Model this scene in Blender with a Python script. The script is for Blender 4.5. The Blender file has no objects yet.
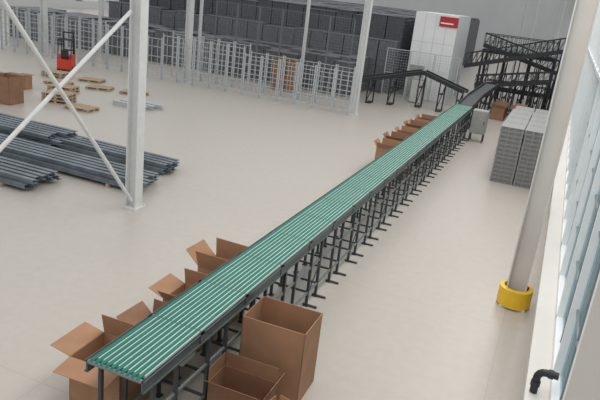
import bpy, bmesh, math, random
from mathutils import Vector, Matrix
random.seed(7)
S=bpy.context.scene
COL=S.collection
S.view_settings.view_transform='Standard'
def lin(c):
    return tuple(((v/255)/12.92 if v/255<=0.04045 else ((v/255+0.055)/1.055)**2.4) for v in c)+(1,)
# ---------------------------------------------------------------- materials
def mat(name,rgb,rough=0.6,metal=0.0,var=0.12,scale=6.0,bump=0.0):
    m=bpy.data.materials.new(name); m.use_nodes=True
    nt=m.node_tree; b=nt.nodes['Principled BSDF']
    tc=nt.nodes.new('ShaderNodeTexCoord'); nz=nt.nodes.new('ShaderNodeTexNoise')
    nz.inputs['Scale'].default_value=scale; nz.inputs['Detail'].default_value=5
    nt.links.new(tc.outputs['Object'],nz.inputs['Vector'])
    r=nt.nodes.new('ShaderNodeValToRGB')
    c=lin(rgb)
    r.color_ramp.elements[0].position=0.3; r.color_ramp.elements[1].position=0.7
    r.color_ramp.elements[0].color=tuple(v*(1-var) for v in c[:3])+(1,)
    r.color_ramp.elements[1].color=tuple(min(1,v*(1+var)) for v in c[:3])+(1,)
    nt.links.new(nz.outputs['Fac'],r.inputs['Fac']); nt.links.new(r.outputs['Color'],b.inputs['Base Color'])
    b.inputs['Roughness'].default_value=rough; b.inputs['Metallic'].default_value=metal
    return m
M={}
M['white']=mat('white_paint',(208,210,210),0.5,0,.05)
M['winwhite']=mat('pale_window_frame',(228,231,232),0.5,0,.03)
M['muntin']=mat('grey_window_grid',(128,136,140),0.5,0,.03)
M['cabin']=mat('cabin_panel',(222,224,225),0.5,0,.03,1)
M['beige']=mat('pale_grey_paint',(206,203,198),0.55,0,.04,1)
M['galv']=mat('galvanised_steel',(178,184,187),0.55,0.05,0.12,9)
M['mesh']=mat('grey_wire_mesh',(112,116,120),0.6,0.1,0.1,9)
M['beam']=mat('galvanised_beam',(108,118,126),0.45,0.3,0.28,3)
M['dark']=mat('dark_grey_paint',(58,63,66),0.5)
M['rail']=mat('conveyor_rail_paint',(82,94,95),0.45,0.2)
M['lowframe']=mat('grey_lower_frame',(116,123,123),0.45,0.1,.1,2)
M['black']=mat('black_paint',(38,40,44),0.5)
M['bed']=mat('pale_slider_bed',(202,222,216),0.55,0.0,0.04)
M['belt']=mat('green_belt',(16,106,92),0.55,0,0.1,2)
M['card']=mat('corrugated_cardboard',(162,124,96),0.85,0,0.1,3)
M['card2']=mat('corrugated_cardboard_dark',(142,107,84),0.85,0,0.12,3)
M['wood']=mat('raw_wood',(178,158,132),0.8,0,0.2,12)
M['red']=mat('red_paint',(200,60,40),0.4)
M['signred']=mat('red_sign',(176,36,44),0.5,0,0.03)
M['yellow']=mat('yellow_plastic',(226,184,44),0.45,0,0.06)
M['crate']=mat('grey_crate_plastic',(138,139,139),0.6,0,0.15,14)
M['stack']=mat('dark_crate_plastic',(84,87,93),0.65,0,0.2,5)
M['stack2']=mat('grey_crate_plastic_dull',(108,110,115),0.65,0,0.2,5)
M['grey']=mat('grey_enamel',(150,152,150),0.45)
M['rubber']=mat('rubber',(25,25,27),0.8)
M['wall']=mat('wall_panel_paint',(192,188,181),0.7,0,0.03,0.5)
M['wallfar']=mat('far_wall_paint',(184,187,190),0.8,0,0.05,0.3)
# floor
m=bpy.data.materials.new('polished_concrete'); m.use_nodes=True; M['floor']=m
nt=m.node_tree; b=nt.nodes['Principled BSDF']; tc=nt.nodes.new('ShaderNodeTexCoord')
n1=nt.nodes.new('ShaderNodeTexNoise'); n1.inputs['Scale'].default_value=0.1; n1.inputs['Detail'].default_value=3
n2=nt.nodes.new('ShaderNodeTexNoise'); n2.inputs['Scale'].default_value=5.0; n2.inputs['Detail'].default_value=10
nt.links.new(tc.outputs['Object'],n1.inputs['Vector']); nt.links.new(tc.outputs['Object'],n2.inputs['Vector'])
ad=nt.nodes.new('ShaderNodeMix'); ad.inputs[0].default_value=0.5
nt.links.new(n1.outputs['Fac'],ad.inputs[2]); nt.links.new(n2.outputs['Fac'],ad.inputs[3])
r=nt.nodes.new('ShaderNodeValToRGB'); r.color_ramp.elements[0].position=.3; r.color_ramp.elements[1].position=.7
r.color_ramp.elements[0].color=lin((174,169,162)); r.color_ramp.elements[1].color=lin((185,180,173))
nt.links.new(ad.outputs[0],r.inputs['Fac'])
br=nt.nodes.new('ShaderNodeTexBrick'); br.offset=0; br.inputs['Scale'].default_value=1.0; br.inputs['Mortar Size'].default_value=0.012
br.inputs['Brick Width'].default_value=6.1; br.inputs['Row Height'].default_value=6.1
br.inputs['Color1'].default_value=(1,1,1,1); br.inputs['Color2'].default_value=(1,1,1,1); br.inputs['Mortar'].default_value=(.9,.9,.9,1)
nt.links.new(tc.outputs['Object'],br.inputs['Vector'])
mu=nt.nodes.new('ShaderNodeMix'); mu.data_type='RGBA'; mu.blend_type='MULTIPLY'; mu.inputs[0].default_value=1
nt.links.new(r.outputs['Color'],mu.inputs[6]); nt.links.new(br.outputs['Color'],mu.inputs[7]); nt.links.new(mu.outputs[2],b.inputs['Base Color'])
b.inputs['Roughness'].default_value=.36
b.inputs['Specular IOR Level'].default_value=0.45
# glass pane
m=bpy.data.materials.new('window_glass'); m.use_nodes=True; M['glass']=m
nt=m.node_tree; nt.nodes.clear()
o=nt.nodes.new('ShaderNodeOutputMaterial'); tr=nt.nodes.new('ShaderNodeBsdfTransparent'); tr.inputs[0].default_value=(0.64,0.75,0.80,1)
gl=nt.nodes.new('ShaderNodeBsdfGlossy'); gl.inputs['Roughness'].default_value=.05
ms=nt.nodes.new('ShaderNodeMixShader'); ms.inputs[0].default_value=.1
nt.links.new(tr.outputs[0],ms.inputs[1]); nt.links.new(gl.outputs[0],ms.inputs[2]); nt.links.new(ms.outputs[0],o.inputs[0])
# ---------------------------------------------------------------- mesh builder
class MB:
    def __init__(s): s.v=[]; s.f=[]
    def box(s,c,d,rot=None):
        n=len(s.v)
        for x in(-.5,.5):
            for y in(-.5,.5):
                for z in(-.5,.5):
                    p=Vector((x*d[0],y*d[1],z*d[2]))
                    if rot is not None: p=rot@p
                    s.v.append(tuple(p+Vector(c)))
        for q in((0,1,3,2),(4,6,7,5),(0,4,5,1),(2,3,7,6),(0,2,6,4),(1,5,7,3)): s.f.append(tuple(n+i for i in q))
        return s
    def bar(s,p,q,w,h):
        p=Vector(p);q=Vector(q);a=(q-p); L=a.length; a.normalize()
        up=Vector((0,0,1)) if abs(a.z)<.95 else Vector((0,1,0))
        x=a.cross(up).normalized(); z=x.cross(a).normalized()
        R=Matrix((x,a,z)).transposed()
        return s.box((p+q)/2,(w,L,h),R)
    def cyl(s,p,q,r,n=16,r2=None):
        r2=r if r2 is None else r2
        p=Vector(p);q=Vector(q);a=(q-p).normalized()
        up=Vector((0,0,1)) if abs(a.z)<.95 else Vector((0,1,0))
        x=a.cross(up).normalized(); z=x.cross(a)
        k=len(s.v)
        for i in range(n):
            t=2*math.pi*i/n; o=x*math.cos(t)+z*math.sin(t)
            s.v.append(tuple(p+o*r)); s.v.append(tuple(q+o*r2))
        for i in range(n):
            j=(i+1)%n; s.f.append((k+2*i,k+2*j,k+2*j+1,k+2*i+1))
        s.f.append(tuple(k+2*i for i in range(n))[::-1]); s.f.append(tuple(k+2*i+1 for i in range(n)))
        return s
    def prof(s,pts,x0,x1):
        k=len(s.v); n=len(pts)
        for y,z in pts: s.v.append((x0,y,z))
        for y,z in pts: s.v.append((x1,y,z))
        for i in range(n):
            j=(i+1)%n; s.f.append((k+i,k+j,k+n+j,k+n+i))
        s.f.append(tuple(range(k,k+n))[::-1]); s.f.append(tuple(range(k+n,k+2*n)))
        return s
    def mesh(s,name,m,bev=0):
        me=bpy.data.meshes.new(name); me.from_pydata(s.v,[],s.f)
        bm=bmesh.new(); bm.from_mesh(me); bmesh.ops.recalc_face_normals(bm,faces=bm.faces); bm.to_mesh(me); bm.free()
        me.materials.append(m); return me
def link(o,parent=None):
    COL.objects.link(o)
    if parent: o.parent=parent
    return o
def part(name,mb,m,parent,loc=(0,0,0),rot=(0,0,0),bev=0,label=None):
    o=bpy.data.objects.new(name,mb.mesh(name,m)); o.location=loc; o.rotation_euler=rot; link(o,parent)
    if bev:
        bv=o.modifiers.new('b','BEVEL'); bv.width=bev; bv.segments=2
    if label:o['label']=label
    return o
def tag(o,label,cat,group=None):
    o['label']=label; o['category']=cat
    if group:o['group']=group
    return o
def thing(name,label,cat,loc=(0,0,0),rotz=0,group=None):
    o=bpy.data.objects.new(name,None); o.empty_display_size=.2; o.location=loc; o.rotation_euler=(0,0,rotz); link(o)
    return tag(o,label,cat,group)
def solid(name,mb,m,label,cat,loc=(0,0,0),rot=(0,0,0),group=None,bev=0):
    o=part(name,mb,m,None,loc,rot,bev); return tag(o,label,cat,group)
def struct(name,mb,m):
    o=part(name,mb,m,None); o['kind']='structure'; return o
def clone(src,loc,rotz=0,label=None,rot=None):
    o=src.copy(); o.location=loc; o.rotation_euler=rot or (0,0,rotz); COL.objects.link(o)
    if label:o['label']=label
    for c in list(src.children):
        d=c.copy(); d.parent=o; COL.objects.link(d)
        for e in list(c.children):
            g=e.copy(); g.parent=d; COL.objects.link(g)
    return o
# ---------------------------------------------------------------- setting
struct('floor',MB().box((-30,50,-.1),(100,120,.2)),M['floor'])
w=MB().box((-12,100,5),(64,.3,10)).box((-62,100,.8),(36,.3,1.6)).box((-62,100,9.3),(36,.3,1.4))
for x in range(-80,-44,4): w.box((x,100,5),(.5,.3,8))
struct('wall_back',w,M['wallfar'])
w=MB(); w.box((-62,50,.5),(.3,120,1.0)); w.box((-62,50,8.5),(.3,120,3))
for y in range(-8,110,6): w.box((-62,y,4),(.3,1.2,6.2))
struct('wall_left',w,M['white'])
WX=0.62; SILL=2.2
w=MB(); w.box((WX+.15,50,SILL/2),(.3,120,SILL)); w.box((WX+.15,50,8.8),(.3,120,2.4))
w.box((WX+.15,0,5),(.3,10.3,8))
struct('wall_right',w,M['wall'])
k=0
for wi in range(9):
    y0=5.2+wi*6.1
    k+=1
    fr=MB(); L=6.1; zt=7.6
    for zz in (SILL+.05,5.0,zt-.05): fr.box((WX+.06,y0+L/2,zz),(.1,L,.08))
    for i in range(4): fr.box((WX+.06,y0+i*L/4+.06,(SILL+zt)/2),(.1,.07 if i else .2,zt-SILL))
    o=struct('window_%d'%k,fr,M['winwhite'])
    g=part('glass',MB().box((WX+.1,y0+L/2,(SILL+zt)/2),(.02,L,zt-SILL)),M['glass'],o); g['kind']='structure'
    mt=MB()
    for i in range(1,8):
        if i%2: mt.box((WX+.075,y0+i*L/8+.06,(SILL+zt)/2),(.02,.02,zt-SILL))
    for i in range(1,6): mt.box((WX+.075,y0+L/2,SILL+i*.9),(.02,L,.02))
    g=part('glazing_bars',mt,M['muntin'],o); g['kind']='structure'
struct('trim_1',MB().box((WX-.12,50,SILL-.06),(.24,110,.12)),M['beige'])
struct('trim_2',MB().box((WX-.03,50,1.1),(.06,110,.1)),M['white'])
# ---------------------------------------------------------------- columns
def column(loc,h,label,w=.32,guard=False,m='white',rot=0,grp='steel columns of the hall'):
    t=thing('steel_column',label,'column',loc,rot,grp)
    s=MB(); s.box((-w/2,0,h/2),(.03,w,h)); s.box((w/2,0,h/2),(.03,w,h)); s.box((0,0,h/2),(w,.025,h))
    part('shaft',s,M[m],t)
    b=MB().box((0,0,.02),(w+.16,w+.16,.04))
    for x in(-1,1):
        for y in(-1,1): b.cyl((x*(w/2+.04),y*(w/2+.04),.03),(x*(w/2+.04),y*(w/2+.04),.09),.02,8)
    part('base_plate',b,M[m],t)
    if guard:
        g=MB(); n=40;r0,r1=.35,.26
        for i in range(n):
            a=2*math.pi*i/n
            for r,z in((r0,.04),(r0,.43),(r1,.45),(r1,.04)): g.v.append((r*math.cos(a),r*math.sin(a),z))
        for i in range(n):
            j=(i+1)%n
            for q in range(4): g.f.append((4*i+q,4*j+q,4*j+(q+1)%4,4*i+(q+1)%4))
        part('column_guard',g,M['yellow'],t,label='yellow round impact guard sleeve')
    return t
column((-9.67,13,0),9.8,'white steel column with cross braces beside galvanised beams',.3)
for x,y in((-9.66,31.5),(-20.1,31.7),(-31.1,32)): column((x,y,0),9.8,'white steel column standing among galvanised frames',.3)
for x,y in((-41.5,50),(-41.5,32)): column((x,y,0),9.8,'white steel column rising between dark stacked crates',.3)
for x in(-30,-22,-14.7): column((x,36.0,0),9.8,'slim grey steel post before the crate stacks',.14,grp='slim steel posts')
for x,y in((-4.4,62),(-1.6,62),(-4.4,80),(-1.6,80)): column((x,y,0),9.8,'slim white steel post behind black conveyors',.16,grp='slim steel posts')
column((0.1,13.35,0),9.8,'pale grey wall column with yellow guard sleeve at its base',.38,True,'beige')
column((0.1,31.9,0),9.8,'pale grey steel column beside the glazed wall',.38,False,'beige')
column((0.1,50,0),9.8,'pale grey steel column beside the glazed wall',.38,False,'beige')
solid('cross_brace',MB().cyl((-9.60,12.8,.25),(-9.60,5.6,9.3),.05,10),M['white'],'white round diagonal brace rising from the column base','brace',group='diagonal braces')
solid('cross_brace',MB().cyl((-9.76,12.8,5.0),(-9.76,5.6,.2),.05,10),M['white'],'white round diagonal brace meeting the column high up','brace',group='diagonal braces')
# ---------------------------------------------------------------- conveyor
ZT=1.5; K=(6-ZT)/5
CX0,CX1,CY0,CY1=-4.97*K,-4.10*K,5.78*K,34.9*K
cv=thing('belt_conveyor','long straight conveyor with green strip belts on dark legs','conveyor',((CX0+CX1)/2,CY0,0))
L=CY1-CY0; W=CX1-CX0
NB=10; pitch=(W-.03)/NB
for i in range(NB):
    x=-W/2+.015+pitch*(i+.5)
    b=MB(); b.box((0,L/2,ZT-.006),(pitch*.64,L-.06,.01)); b.cyl((-pitch*.32,.03,ZT-.04),(pitch*.32,.03,ZT-.04),.037,14); b.box((0,L/2,ZT-.1),(pitch*.64,L-.4,.006))
    part('belt',b,M['belt'],cv,(x,0,0))
part('slider_bed',MB().box((0,L/2,ZT-.033),(W-.03,L-.2,.036)),M['bed'],cv)
cy=MB().cyl((-W/2,0,ZT-.042),(W/2,0,ZT-.042),.03,10).mesh('roller',M['lowframe'])
y=.0
while y<L:
    o=bpy.data.objects.new('roller',cy); o.location=(0,y+.02,0); link(o,cv); y+=1.3
for s in(-1,1):
    r=MB(); r.box((s*(W/2+.012),L/2,ZT-.1),(.024,L,.15)); r.box((s*(W/2+.025),L/2,ZT-.18),(.05,L,.02)); r.box((s*(W/2+.025),L/2,ZT-.035),(.03,L,.02))
    y=1.3
    while y<L: r.box((s*(W/2+.025),y,ZT-.1),(.03,.1,.15)); y+=1.3
    part('side_rail',r,M['rail'],cv)
y=.25; n=0; PX=W/2-.0
ys=[]; seq=(.5,.8)
while y<L: ys.append(y); y+=seq[n%2]; n+=1
for n,y in enumerate(ys):
    l=MB()
    for s in(-1,1):
        l.box((s*PX,y,(ZT-.15)/2),(.05,.05,ZT-.15)); l.box((s*PX,y,.01),(.1,.1,.02))
    for z in(.3,ZT-.2): l.box((0,y,z),(2*PX,.035,.035))
    if y>3.2: l.box((PX+.08,y,.022),(.3,.045,.035))
    part('leg',l,M['dark'],cv)
for s in(-1,1):
    part('lower_rail',MB().box((s*PX,L/2,.3),(.035,L-.4,.045)),M['lowframe'],cv)
part('middle_rail',MB().box((PX,L/2,.85),(.03,L-.4,.04)),M['lowframe'],cv)
for k in range(0,len(ys)-1,4):
    part('side_brace',MB().bar((PX+.02,ys[k],.32),(PX+.02,ys[k+1],.83),.018,.022),M['dark'],cv)
part('drive_motor',MB().box((PX-.25,1.2,1.15),(.3,.3,.22)).cyl((PX-.25,.85,1.15),(PX-.25,1.1,1.15),.1,18).box((PX-.15,1.2,1.3),(.1,.1,.1)),M['grey'],cv)
# ---------------------------------------------------------------- cartons
def carton(loc,rotz,w,d,h,fl,ang,label,m='card',group='cardboard boxes by the conveyor'):
    t=thing('cardboard_box',label,'box',loc,rotz,group)
    T=.012; b=MB()
    b.box((0,0,T/2+.002),(w,d,T))
    b.box((-w/2+T/2,0,h/2),(T,d,h-.004)); b.box((w/2-T/2,0,h/2),(T,d,h-.004)); b.box((0,-d/2+T/2,h/2),(w,T,h-.004)); b.box((0,d/2-T/2,h/2),(w,T,h-.004))
    part('body',b,M[m],t)
    for i,(ax,sg,ln) in enumerate((('x',-1,d),('x',1,d),('y',-1,w),('y',1,w))):
        a=ang[i]
        if a is None: continue
        f=MB()
        a=math.radians(a)
        if ax=='x': f.box((0,0,fl/2),(T*.7,ln-.02,fl)); rot=(0,sg*a,0); lo=(sg*w/2,0,h)
        else: f.box((0,0,fl/2),(ln-.02,T*.7,fl)); rot=(-sg*a,0,0); lo=(0,sg*d/2,h)
        part('flap',f,M[m],t,lo,rot)
    return t
carton((-3.1,7.97,0),.03,1.02,.76,1.25,.3,(None,None,None,None),'tall brown cardboard box standing open beside the conveyor')
carton((-3.2,6.95,0),.02,.86,.5,.6,.22,(0,25,50,5),'low open brown box with raised flaps','card2')
carton((-2.4,6.5,0),-.2,.44,.44,.5,.24,(5,50,40,10),'small open brown box with flaps raised')
carton((-4.99,6.3,0),.04,.84,.76,.82,.34,(78,2,98,-12),'open brown box with flaps spread out','card')
carton((-4.95,7.35,0),-.03,.7,.66,.7,.26,(50,3,25,5),'open brown box with upright flaps','card2')
carton((-4.97,8.4,0),.03,.74,.7,.8,.32,(70,0,40,-10),'open brown box tucked beside the conveyor','card')
carton((-4.95,9.4,0),-.02,.72,.62,1.0,.38,(48,0,20,-5),'brown box with lifted flaps under the belt edge','card')
for i,(x,y,h) in enumerate(((-5.1,21.4,1.0),(-5.05,22.35,1.1),(-5.12,24.3,1.0),(-5.05,25.4,1.1),(-5.1,26.5,1.0),(-5.05,27.6,1.05))):
    carton((x,y,0),random.uniform(-.05,.05),.7,.6,h,.24,(35,0,35,5),'open brown box standing against the conveyor side',['card','card2'][i%2])
for i,(x,y) in enumerate(((-3.0,38.2),(-1.9,38.3),(-3.0,39.15),(-1.9,39.25))):
    carton((x,y,0),random.uniform(-.06,.06),.75,.6,.7,.22,(30,30,30,10),'open brown box past the conveyor end',['card2','card'][i%2],group='cardboard boxes past the conveyor end')
carton((-21.3,19.8,0),.1,.9,.85,1.15,.3,(89,None,None,89),'brown cardboard box standing on the open floor','card2',group='cardboard boxes on the open floor')
carton((-23.4,22.6,0),.2,.7,.6,.6,.3,(89,None,None,89),'low brown cardboard box near wooden pallets','card',group='cardboard boxes on the open floor')
for x,y in((-15.7,34.9),(-14.85,35.0)):
    carton((x,y,0),.05,.65,.6,1.7,.2,(20,10,40,10),'brown cardboard box standing behind galvanised frames','card2',group='cardboard boxes behind the frames')
# ---------------------------------------------------------------- galvanised beams
pr=[(-.07,0),(.07,0),(.07,.015),(-.056,.015),(-.056,.105),(.07,.105),(.07,.12),(-.07,.12)]
bm_=MB().prof(pr,-3.1,3.1)
src=None; rows=[]
def bundle(cx,y,n,layers,st=.23):
    for l in range(layers):
        for i in range(n-(l%2)): rows.append((cx+(.25 if l%2 else 0),y+i*st+(.11 if l%2 else 0),.1+.135*l))
bundle(-13.5,13.9,6,2); bundle(-18.0,15.5,6,3); bundle(-15.6,12.1,6,2); bundle(-20.2,13.4,5,3); bundle(-13.8,15.8,5,2)
for x,y,z in rows:
    lb='long galvanised steel channel in a neat stack on the floor'
    if src is None: src=solid('steel_beam',bm_,M['beam'],lb,'beam',(x,y,z),(0,0,0),'galvanised steel beams')
    else: clone(src,(x+random.uniform(-.2,.2),y,z),random.uniform(-.004,.004))
wsrc=None
for x,y in((-11.2,14.5),(-16.2,14.5),(-20.4,16.05),(-16,16.05),(-13.3,12.65),(-17.8,12.65),(-19.2,13.9),(-22.5,13.9),(-11.9,16.25),(-15.1,16.25)):
    if wsrc is None: wsrc=solid('timber_bearer',MB().box((0,0,.05),(.1,1.4,.098)),M['wood'],'timber bearer under the steel beams','timber',(x,y,0),group='timber bearers')
    else: clone(wsrc,(x,y,0))
# ---------------------------------------------------------------- galvanised frames rows
def framemesh():
    fr=MB()
    for x in(-.48,.48): fr.box((x,0,1.2),(.06,.06,2.4)); fr.box((x,0,.01),(.09,.16,.02))
    for x in(-.2,.2): fr.box((x,0,1.25),(.022,.022,2.0))
    for z in(.25,.75,1.3,1.85,2.3): fr.box((0,0,z),(.96,.022,.035))
    return fr
fsrc=None
for (xa,xb,y,dr) in((-22.4,-9.9,31.0,0),(-21.9,-11.1,32.8,0),(-36,-23.3,31.2,0.0),(-36.5,-28,33.0,0),(-46,-37,31.5,0)):
    x=xa
    while x<xb:
        lb='galvanised upright steel frame standing in a row'
        p=(x+.5,y,0)
        if fsrc is None: fsrc=solid('galvanised_frame',framemesh(),M['galv'],lb,'metal frame',p,(0,0,0),'galvanised upright frames')
        else:
            c=clone(fsrc,p,0); c.scale=(1,1,1.1 if x<-17 else .95)
        x+=1.06
def meshpanel(gw,gh,st,wr):
    gp=MB()
    for x in(-gw/2,gw/2): gp.box((x,0,gh/2),(.05,.05,gh))
    for z in(.1,gh/2,gh): gp.box((0,0,z-.02),(gw,.03,.04))
    n=int(gw/st)
    for i in range(1,n): gp.box((-gw/2+i*gw/n,0,gh/2),(wr,wr,gh-.1))
    n=int(gh/st)
    for i in range(1,n): gp.box((0,0,i*gh/n),(gw,wr,wr))
    return gp
gs=None
x=-20.4
while x<-12.4:
    if gs is None: gs=solid('mesh_fence_panel',meshpanel(1.5,4.6,.16,.012),M['mesh'],'tall fine wire mesh panel before grey crate stacks','mesh panel',(x,36.45,0),group='tall wire mesh panels')
    else: clone(gs,(x,36.45,0))
    x+=1.56
# ---------------------------------------------------------------- crate stacks
def stackmesh(H,n,m):
    s=MB(); h=H/n
    for i in range(n):
        s.box((0,0,i*h+h*.42),(1.02,1.02,h*.7)); s.box((0,0,i*h+h*.88),(1.17,1.17,h*.24))
        for kx in(-.5,-.25,0,.25,.5): s.box((kx,0,i*h+h*.4),(.07,1.13,h*.75)); s.box((0,kx,i*h+h*.4),(1.13,.07,h*.75))
    return s.mesh('crate_stack',m)
low=stackmesh(2.2,11,M['stack2']); mid=stackmesh(3.4,17,M['stack2']); tall=stackmesh(4.9,24,M['stack'])
pos=[]
for j in range(34):
    y=37.5+j*1.2
    x=-10.8 if y>41 else -12.4
    while x>(-40 if j<3 else -33):
        pos.append((x,y,0 if j<3 else (1 if j<4 else 2)))
        x-=1.2
for q,(x,y,lo) in enumerate(pos[:290]):
    o=bpy.data.objects.new('crate_stack',(low,mid,tall)[lo]); o.location=(x+random.uniform(-.01,.01),y,0); o.scale=(1,1,random.choice((1,1,.91,1.0)) if lo==0 else random.choice((1,1,1,.96))); link(o)
    tag(o,('stack of mid grey plastic crates behind the frames','grey plastic crates piled above head height','very tall stack of dark grey plastic crates')[lo],'crate stack','grey crate stacks')
s=MB()
for x,y,lo in pos[290:]:
    hh=random.choice((4.9,4.9,4.9,4.7)); s.box((x,y,hh/2),(1.16,1.16,hh))
o=solid('crate_stack',s,M['stack'],'dense rows of dark grey plastic crate stacks','crate stack',group='grey crate stacks'); o['kind']='stuff'
# ---------------------------------------------------------------- grey pallet piles by wall
c=MB()
c.box((0,0,.075),(.72,1.1,.1)); c.box((0,0,.14),(.82,1.2,.026)); c.box((0,0,.013),(.82,1.2,.026))
for x in(-.37,-.12,.12,.37):
    for y in(-.55,-.18,.18,.55): c.box((x,y,.075),(.06,.08,.14))
for x in(-.2,.2): c.box((x,0,.156),(.05,1.0,.006))
csrc=None
for xi in range(2):
    for yi in range(6):
        n=13 if yi<4 else 12
        for q in range(n):
            p=(-1.24+xi*.85+random.uniform(-.006,.006),24.2+yi*1.24+random.uniform(-.008,.008),q*.162)
            if csrc is None: csrc=solid('plastic_pallet',c,M['crate'],'grey plastic pallet in a tall pile near the wall','pallet',p,group='grey plastic pallets near the wall')
            else: clone(csrc,p)
# ---------------------------------------------------------------- cabinets
t=thing('control_cabinet','grey metal control cabinet beside the conveyor end','cabinet',(-3.15,30.6,0))
part('body',MB().box((0,0,.95),(.7,.6,1.1)),M['grey'],t,bev=.02)
d=part('door',MB().box((0,-.31,.95),(.62,.02,1.0)),M['grey'],t)
part('handle',MB().box((.25,-.335,.95),(.03,.03,.16)),M['black'],d)
for x in(-.3,.3):
    for y in(-.25,.25): part('leg',MB().box((x,y,.2),(.05,.05,.4)),M['dark'],t)
t=thing('floor_cabinet','pale grey cabinet below the raised conveyor','cabinet',(-8.1,39.2,0))
part('body',MB().box((0,0,.75),(.8,.7,1.5)),M['grey'],t,bev=.02); part('door',MB().box((0,-.36,.75),(.7,.02,1.35)),M['white'],t)
# ---------------------------------------------------------------- white cabin
t=thing('white_cabin','tall white panelled cabin with a red sign','cabin',(-8.05,43.6,0))
part('body',MB().box((0,0,2.7),(2.7,5,5.4)),M['cabin'],t)
sm_=MB()
for x in(-.68,0,.68): sm_.box((x,-2.505,2.7),(.02,.01,5.3))
for z in(1.8,3.6): sm_.box((0,-2.505,z),(2.65,.01,.02))
part('panel_seams',sm_,M['galv'],t)
sg=part('sign',MB().box((.8,-2.55,4.98),(1.15,.06,.6)),M['signred'],t,label='red rectangular sign')
part('sign_stripe',MB().box((.7,-2.585,4.88),(.8,.01,.08)),M['winwhite'],sg)
d=part('door',MB().box((-.72,-2.53,1.05),(.95,.05,2.1)),M['grey'],t); part('handle',MB().box((-.4,-2.58,1.05),(.12,.05,.04)),M['black'],d)
gs=None
for x in(-9.9,-8.34,-6.78):
    if gs is None: gs=solid('mesh_guard_panel',meshpanel(1.48,3.0,.16,.01),M['galv'],'tall grey wire mesh guard panel before the cabin','mesh panel',(x,40.2,0),group='wire mesh guard panels')
    else: clone(gs,(x,40.2,0))
# ---------------------------------------------------------------- raised feed conveyors
def liftconv(pts,label,legs,w=.7,truss=0,step=.6,mt='black'):
    t=thing('raised_conveyor',label,'conveyor',(0,0,0))
    for s in(-1,1):
        b=MB()
        for p,q in zip(pts,pts[1:]):
            P,Q=Vector(p),Vector(q); a=Q-P; n=Vector((-a.y,a.x,0)).normalized()*s*w/2
            b.bar(P+n,Q+n,.05,.22)
            if truss:
                up=Vector((0,0,truss)); b.bar(P+n+up,Q+n+up,.05,.06); k=max(2,int(a.length/step))
                for i in range(k):
                    u=P+n+a*(i/k); v=P+n+a*((i+1)/k)
                    b.bar(u,u+up,.035,.035)
                    b.bar(u,v+up,.03,.03)
                b.bar(Q+n,Q+n+up,.05,.05)
        part('side_rail',b,M[mt],t)
    b=MB()
    for p,q in zip(pts,pts[1:]): b.bar(p,q,w-.06,.05)
    part('belt',b,M['dark'],t)
    for (x,y,z) in legs:
        l=MB()
        for s in(-1,1): l.box((x+s*.1,y+s*w/2,z/2),(.07,.07,z))
        l.box((x,y,.05),(.3,w,.05)); l.bar((x-.1,y-w/2,.1),(x+.1,y+w/2,z*.9),.04,.04); l.box((x,y,z*.6),(.2,w,.05))
        part('leg',l,M[mt],t)
    return t
liftconv([(-10.9,35.7,1.3),(-7.6,37.7,2.1),(-4.9,37.2,1.4)],'black raised conveyor bending over supports',[(-10.2,36.1,1.4),(-9.1,36.8,1.7),(-7.6,37.7,2.0),(-6.3,37.45,1.7),(-5.2,37.25,1.4)])
liftconv([(-4.03,31.6,1.45),(-4.03,34.6,1.6),(-3.6,37.4,2.0)],'short dark conveyor continuing from the belt end',[(-4.03,32.4,1.4),(-4.03,33.6,1.5),(-4.0,34.8,1.6),(-3.75,36.4,1.8)],.7)
liftconv([(-4.9,40.4,1.5),(-.7,40.9,2.3)],'low black inclined conveyor with lattice sides',[(-4.7,40.4,1.4),(-3.7,40.5,1.6),(-2.6,40.7,1.8),(-1.6,40.8,2.0),(-.9,40.9,2.2)],.7,.6,.35)
liftconv([(-6.0,42.3,2.4),(-.3,42.6,4.1)],'long black inclined truss conveyor beside the cabin',[(-4.9,42.35,2.6),(-3.8,42.4,2.9),(-2.8,42.45,3.2),(-1.6,42.5,3.5),(-.5,42.6,3.9)],.9,.8,.35)
liftconv([(-5.4,45.4,3.7),(-.4,45.6,2.5)],'black declining lattice conveyor running behind another conveyor',[(-5.0,45.4,3.5),(-3.8,45.5,3.2),(-1.6,45.5,2.7),(-.6,45.6,2.5)],.9,.8,.35)
liftconv([(-4.6,44.0,1.1),(-.5,44.0,1.1)],'low black roller conveyor below the lattice conveyors',[(-4.3,44,1.0),(-3.3,44,1.0),(-2.3,44,1.0),(-1.3,44,1.0),(-.7,44,1.0)],.8,.5,.35)
t=thing('steel_platform','dark steel platform with fine railings behind the conveyors','platform',(0,0,0))
for x,y in[(-5.6,47.4),(-4.0,47.4),(-2.4,47.4),(-.8,47.4),(-5.6,50),(-2.4,50),(-.8,50)]: part('post',MB().box((x,y,1.6),(.13,.13,3.2)).box((x,y,.02),(.3,.3,.04)),M['black'],t)
b=MB().box((-3.2,47.4,3.2),(5.0,.12,.22)).box((-3.2,50,3.2),(5.0,.12,.22))
for x in(-5.6,-4.0,-2.4,-.8): b.box((x,48.7,3.2),(.12,2.6,.18))
b.box((-3.2,48.7,3.33),(4.9,2.6,.04)); part('deck',b,M['black'],t)
for y in(47.4,50):
    r=MB().box((-3.2,y,4.35),(4.9,.05,.05)).box((-3.2,y,3.85),(4.9,.03,.03))
    for i in range(17): r.box((-5.6+i*.3,y,3.85),(.03,.03,1.0))
    part('railing',r,M['black'],t)
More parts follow.
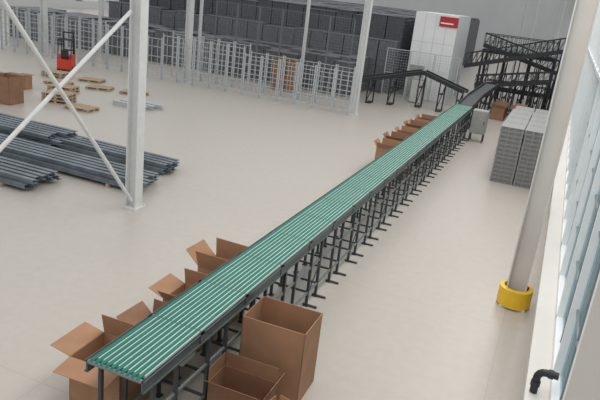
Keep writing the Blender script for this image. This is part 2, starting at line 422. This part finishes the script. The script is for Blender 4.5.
# ---------------------------------------------------------------- stacker truck
t=thing('pallet_stacker','red electric pallet stacker with tall mast','forklift',(-26.2,28.6,0),.5)
t.scale=(.9,.9,.9)
pr=[(-.55,.12),(.45,.12),(.5,.3),(.5,.85),(.3,1.0),(-.1,1.0),(-.3,.75),(-.55,.7)]
part('body',MB().prof(pr,-.45,.45),M['red'],t,bev=.03)
ms=MB()
for x in(-.3,.3): ms.box((x,.62,1.2),(.08,.12,2.3))
for z in(.3,1.2,2.3): ms.box((0,.62,z),(.6,.06,.08))
part('mast',ms,M['black'],t)
part('fork',MB().box((-.25,1.2,.1),(.14,1.1,.05)).box((-.25,.7,.4),(.14,.05,.6)),M['black'],t); part('fork',MB().box((.25,1.2,.1),(.14,1.1,.05)).box((.25,.7,.4),(.14,.05,.6)),M['black'],t)
gd=MB()
for x in(-.4,.4): gd.bar((x,-.5,.7),(x,-.3,1.9),.05,.05); gd.bar((x,.5,.9),(x,.4,1.9),.05,.05)
for i in range(5): gd.box((-.4+i*.2,.05,1.92),(.04,.8,.04))
gd.box((0,-.32,1.92),(.85,.05,.05)); gd.box((0,.42,1.92),(.85,.05,.05)); part('overhead_guard',gd,M['black'],t)
part('seat',MB().box((0,-.2,.85),(.45,.4,.14)).box((0,-.4,1.1),(.45,.1,.45)),M['black'],t,bev=.02)
for x in(-.4,.4):
    for y in(-.35,.35): part('wheel',MB().cyl((x-.06,y,.16),(x+.06,y,.16),.16,20),M['rubber'],t)
# ---------------------------------------------------------------- wooden pallets
p=MB()
for y in(-.36,0,.36):
    p.box((0,y,.012),(1.2,.1,.022))
    for x in(-.55,0,.55): p.box((x,y,.06),(.12,.1,.075))
for x in(-.55,0,.55): p.box((x,0,.109),(.12,.8,.022))
for y in(-.36,-.18,0,.18,.36): p.box((0,y,.131),(1.2,.12,.022))
psrc=None
for x,y,z,r in((-20.2,21.6,0,.3),(-20.2,21.6,.144,.32),(-20.2,21.6,.288,.28),(-18.6,21.2,0,.1),(-21.8,23.6,0,.2),(-21.8,23.6,.144,.25),(-21.3,25.6,0,.4),(-23.3,24.9,0,.2),(-19.5,26.0,0,.2),(-24.9,26.4,0,.1),(-24.9,26.4,.144,.12),(-23.0,27.0,0,.3)):
    if psrc is None: psrc=solid('wooden_pallet',p,M['wood'],'raw wooden pallet lying on the concrete floor','pallet',(x,y,z),(0,0,r),'wooden pallets')
    else: clone(psrc,(x,y,z),r)
src2=None
for i,(x,y) in enumerate(((-17.6,23.2),(-17.5,23.6),(-17.3,24.0))):
    if src2 is None: src2=solid('short_beam',MB().prof([(-.1,0),(.1,0),(.1,.03),(-.07,.03),(-.07,.17),(.1,.17),(.1,.2),(-.1,.2)],-.9,.9),M['galv'],'short galvanised channel lying on the floor','beam',(x,y,0),group='short channels')
    else: clone(src2,(x,y,0),.02*i)
# ---------------------------------------------------------------- wall pipe
t=thing('drain_pipe','black plastic pipe with an elbow fixed on the wall ledge','pipe',(.46,6.4,SILL+.005),.0)
b=MB(); pts=[(0,0,0.0),(0,0,.18)]
for i in range(1,8):
    a=i/7*math.pi/2; pts.append((.08-.08*math.cos(a),0,.18+.08*math.sin(a)))
pts.append((.2,0,.26))
for a,bb in zip(pts,pts[1:]): b.cyl(a,bb,.04,14)
part('pipe',b,M['black'],t); part('collar',MB().cyl((.1,0,.26),(.15,0,.26),.05,14),M['black'],t); part('collar',MB().cyl((0,0,.08),(0,0,.14),.05,14),M['black'],t)
# ---------------------------------------------------------------- light
wd=bpy.data.worlds.new('w'); S.world=wd; wd.use_nodes=True; nt=wd.node_tree; bg=nt.nodes['Background']
tc=nt.nodes.new('ShaderNodeTexCoord'); sx=nt.nodes.new('ShaderNodeSeparateXYZ'); nt.links.new(tc.outputs['Generated'],sx.inputs[0])
mr=nt.nodes.new('ShaderNodeValToRGB'); mp=nt.nodes.new('ShaderNodeMath'); mp.operation='MULTIPLY_ADD'; mp.inputs[1].default_value=.5; mp.inputs[2].default_value=.5
nt.links.new(sx.outputs['Z'],mp.inputs[0]); nt.links.new(mp.outputs[0],mr.inputs[0])
e=mr.color_ramp.elements; e[0].position=.40; e[0].color=lin((204,212,214)); e[1].position=.52; e[1].color=lin((242,242,241))
nt.links.new(mr.outputs[0],bg.inputs[0]); bg.inputs[1].default_value=0.96
def area(loc,rot,sx_,sy_,en,col):
    l=bpy.data.lights.new('lamp','AREA'); l.shape='RECTANGLE'; l.size=sx_; l.size_y=sy_; l.energy=en; l.color=col
    o=bpy.data.objects.new('aisle_fill_light',l); o.location=loc; o.rotation_euler=rot; COL.objects.link(o)
area((-0.6,18,11),(0,math.radians(6),0),3,36,1800,(1,.95,.90))  # unseen fill light, added to brighten and warm the floor along the right wall
# ---------------------------------------------------------------- camera
f=627.6
Z=-Vector((-220,-1850,-f)).normalized(); Y=Vector((277,180,-f)).normalized(); X=Y.cross(Z).normalized(); Y=Z.cross(X)
cd=bpy.data.cameras.new('cam'); cd.sensor_width=36; cd.lens=f*36/600; cd.clip_end=500
co=bpy.data.objects.new('camera',cd); COL.objects.link(co)
co.matrix_world=Matrix.Translation((0,0,6))@Matrix((X,Y,Z)).to_4x4()
S.camera=co
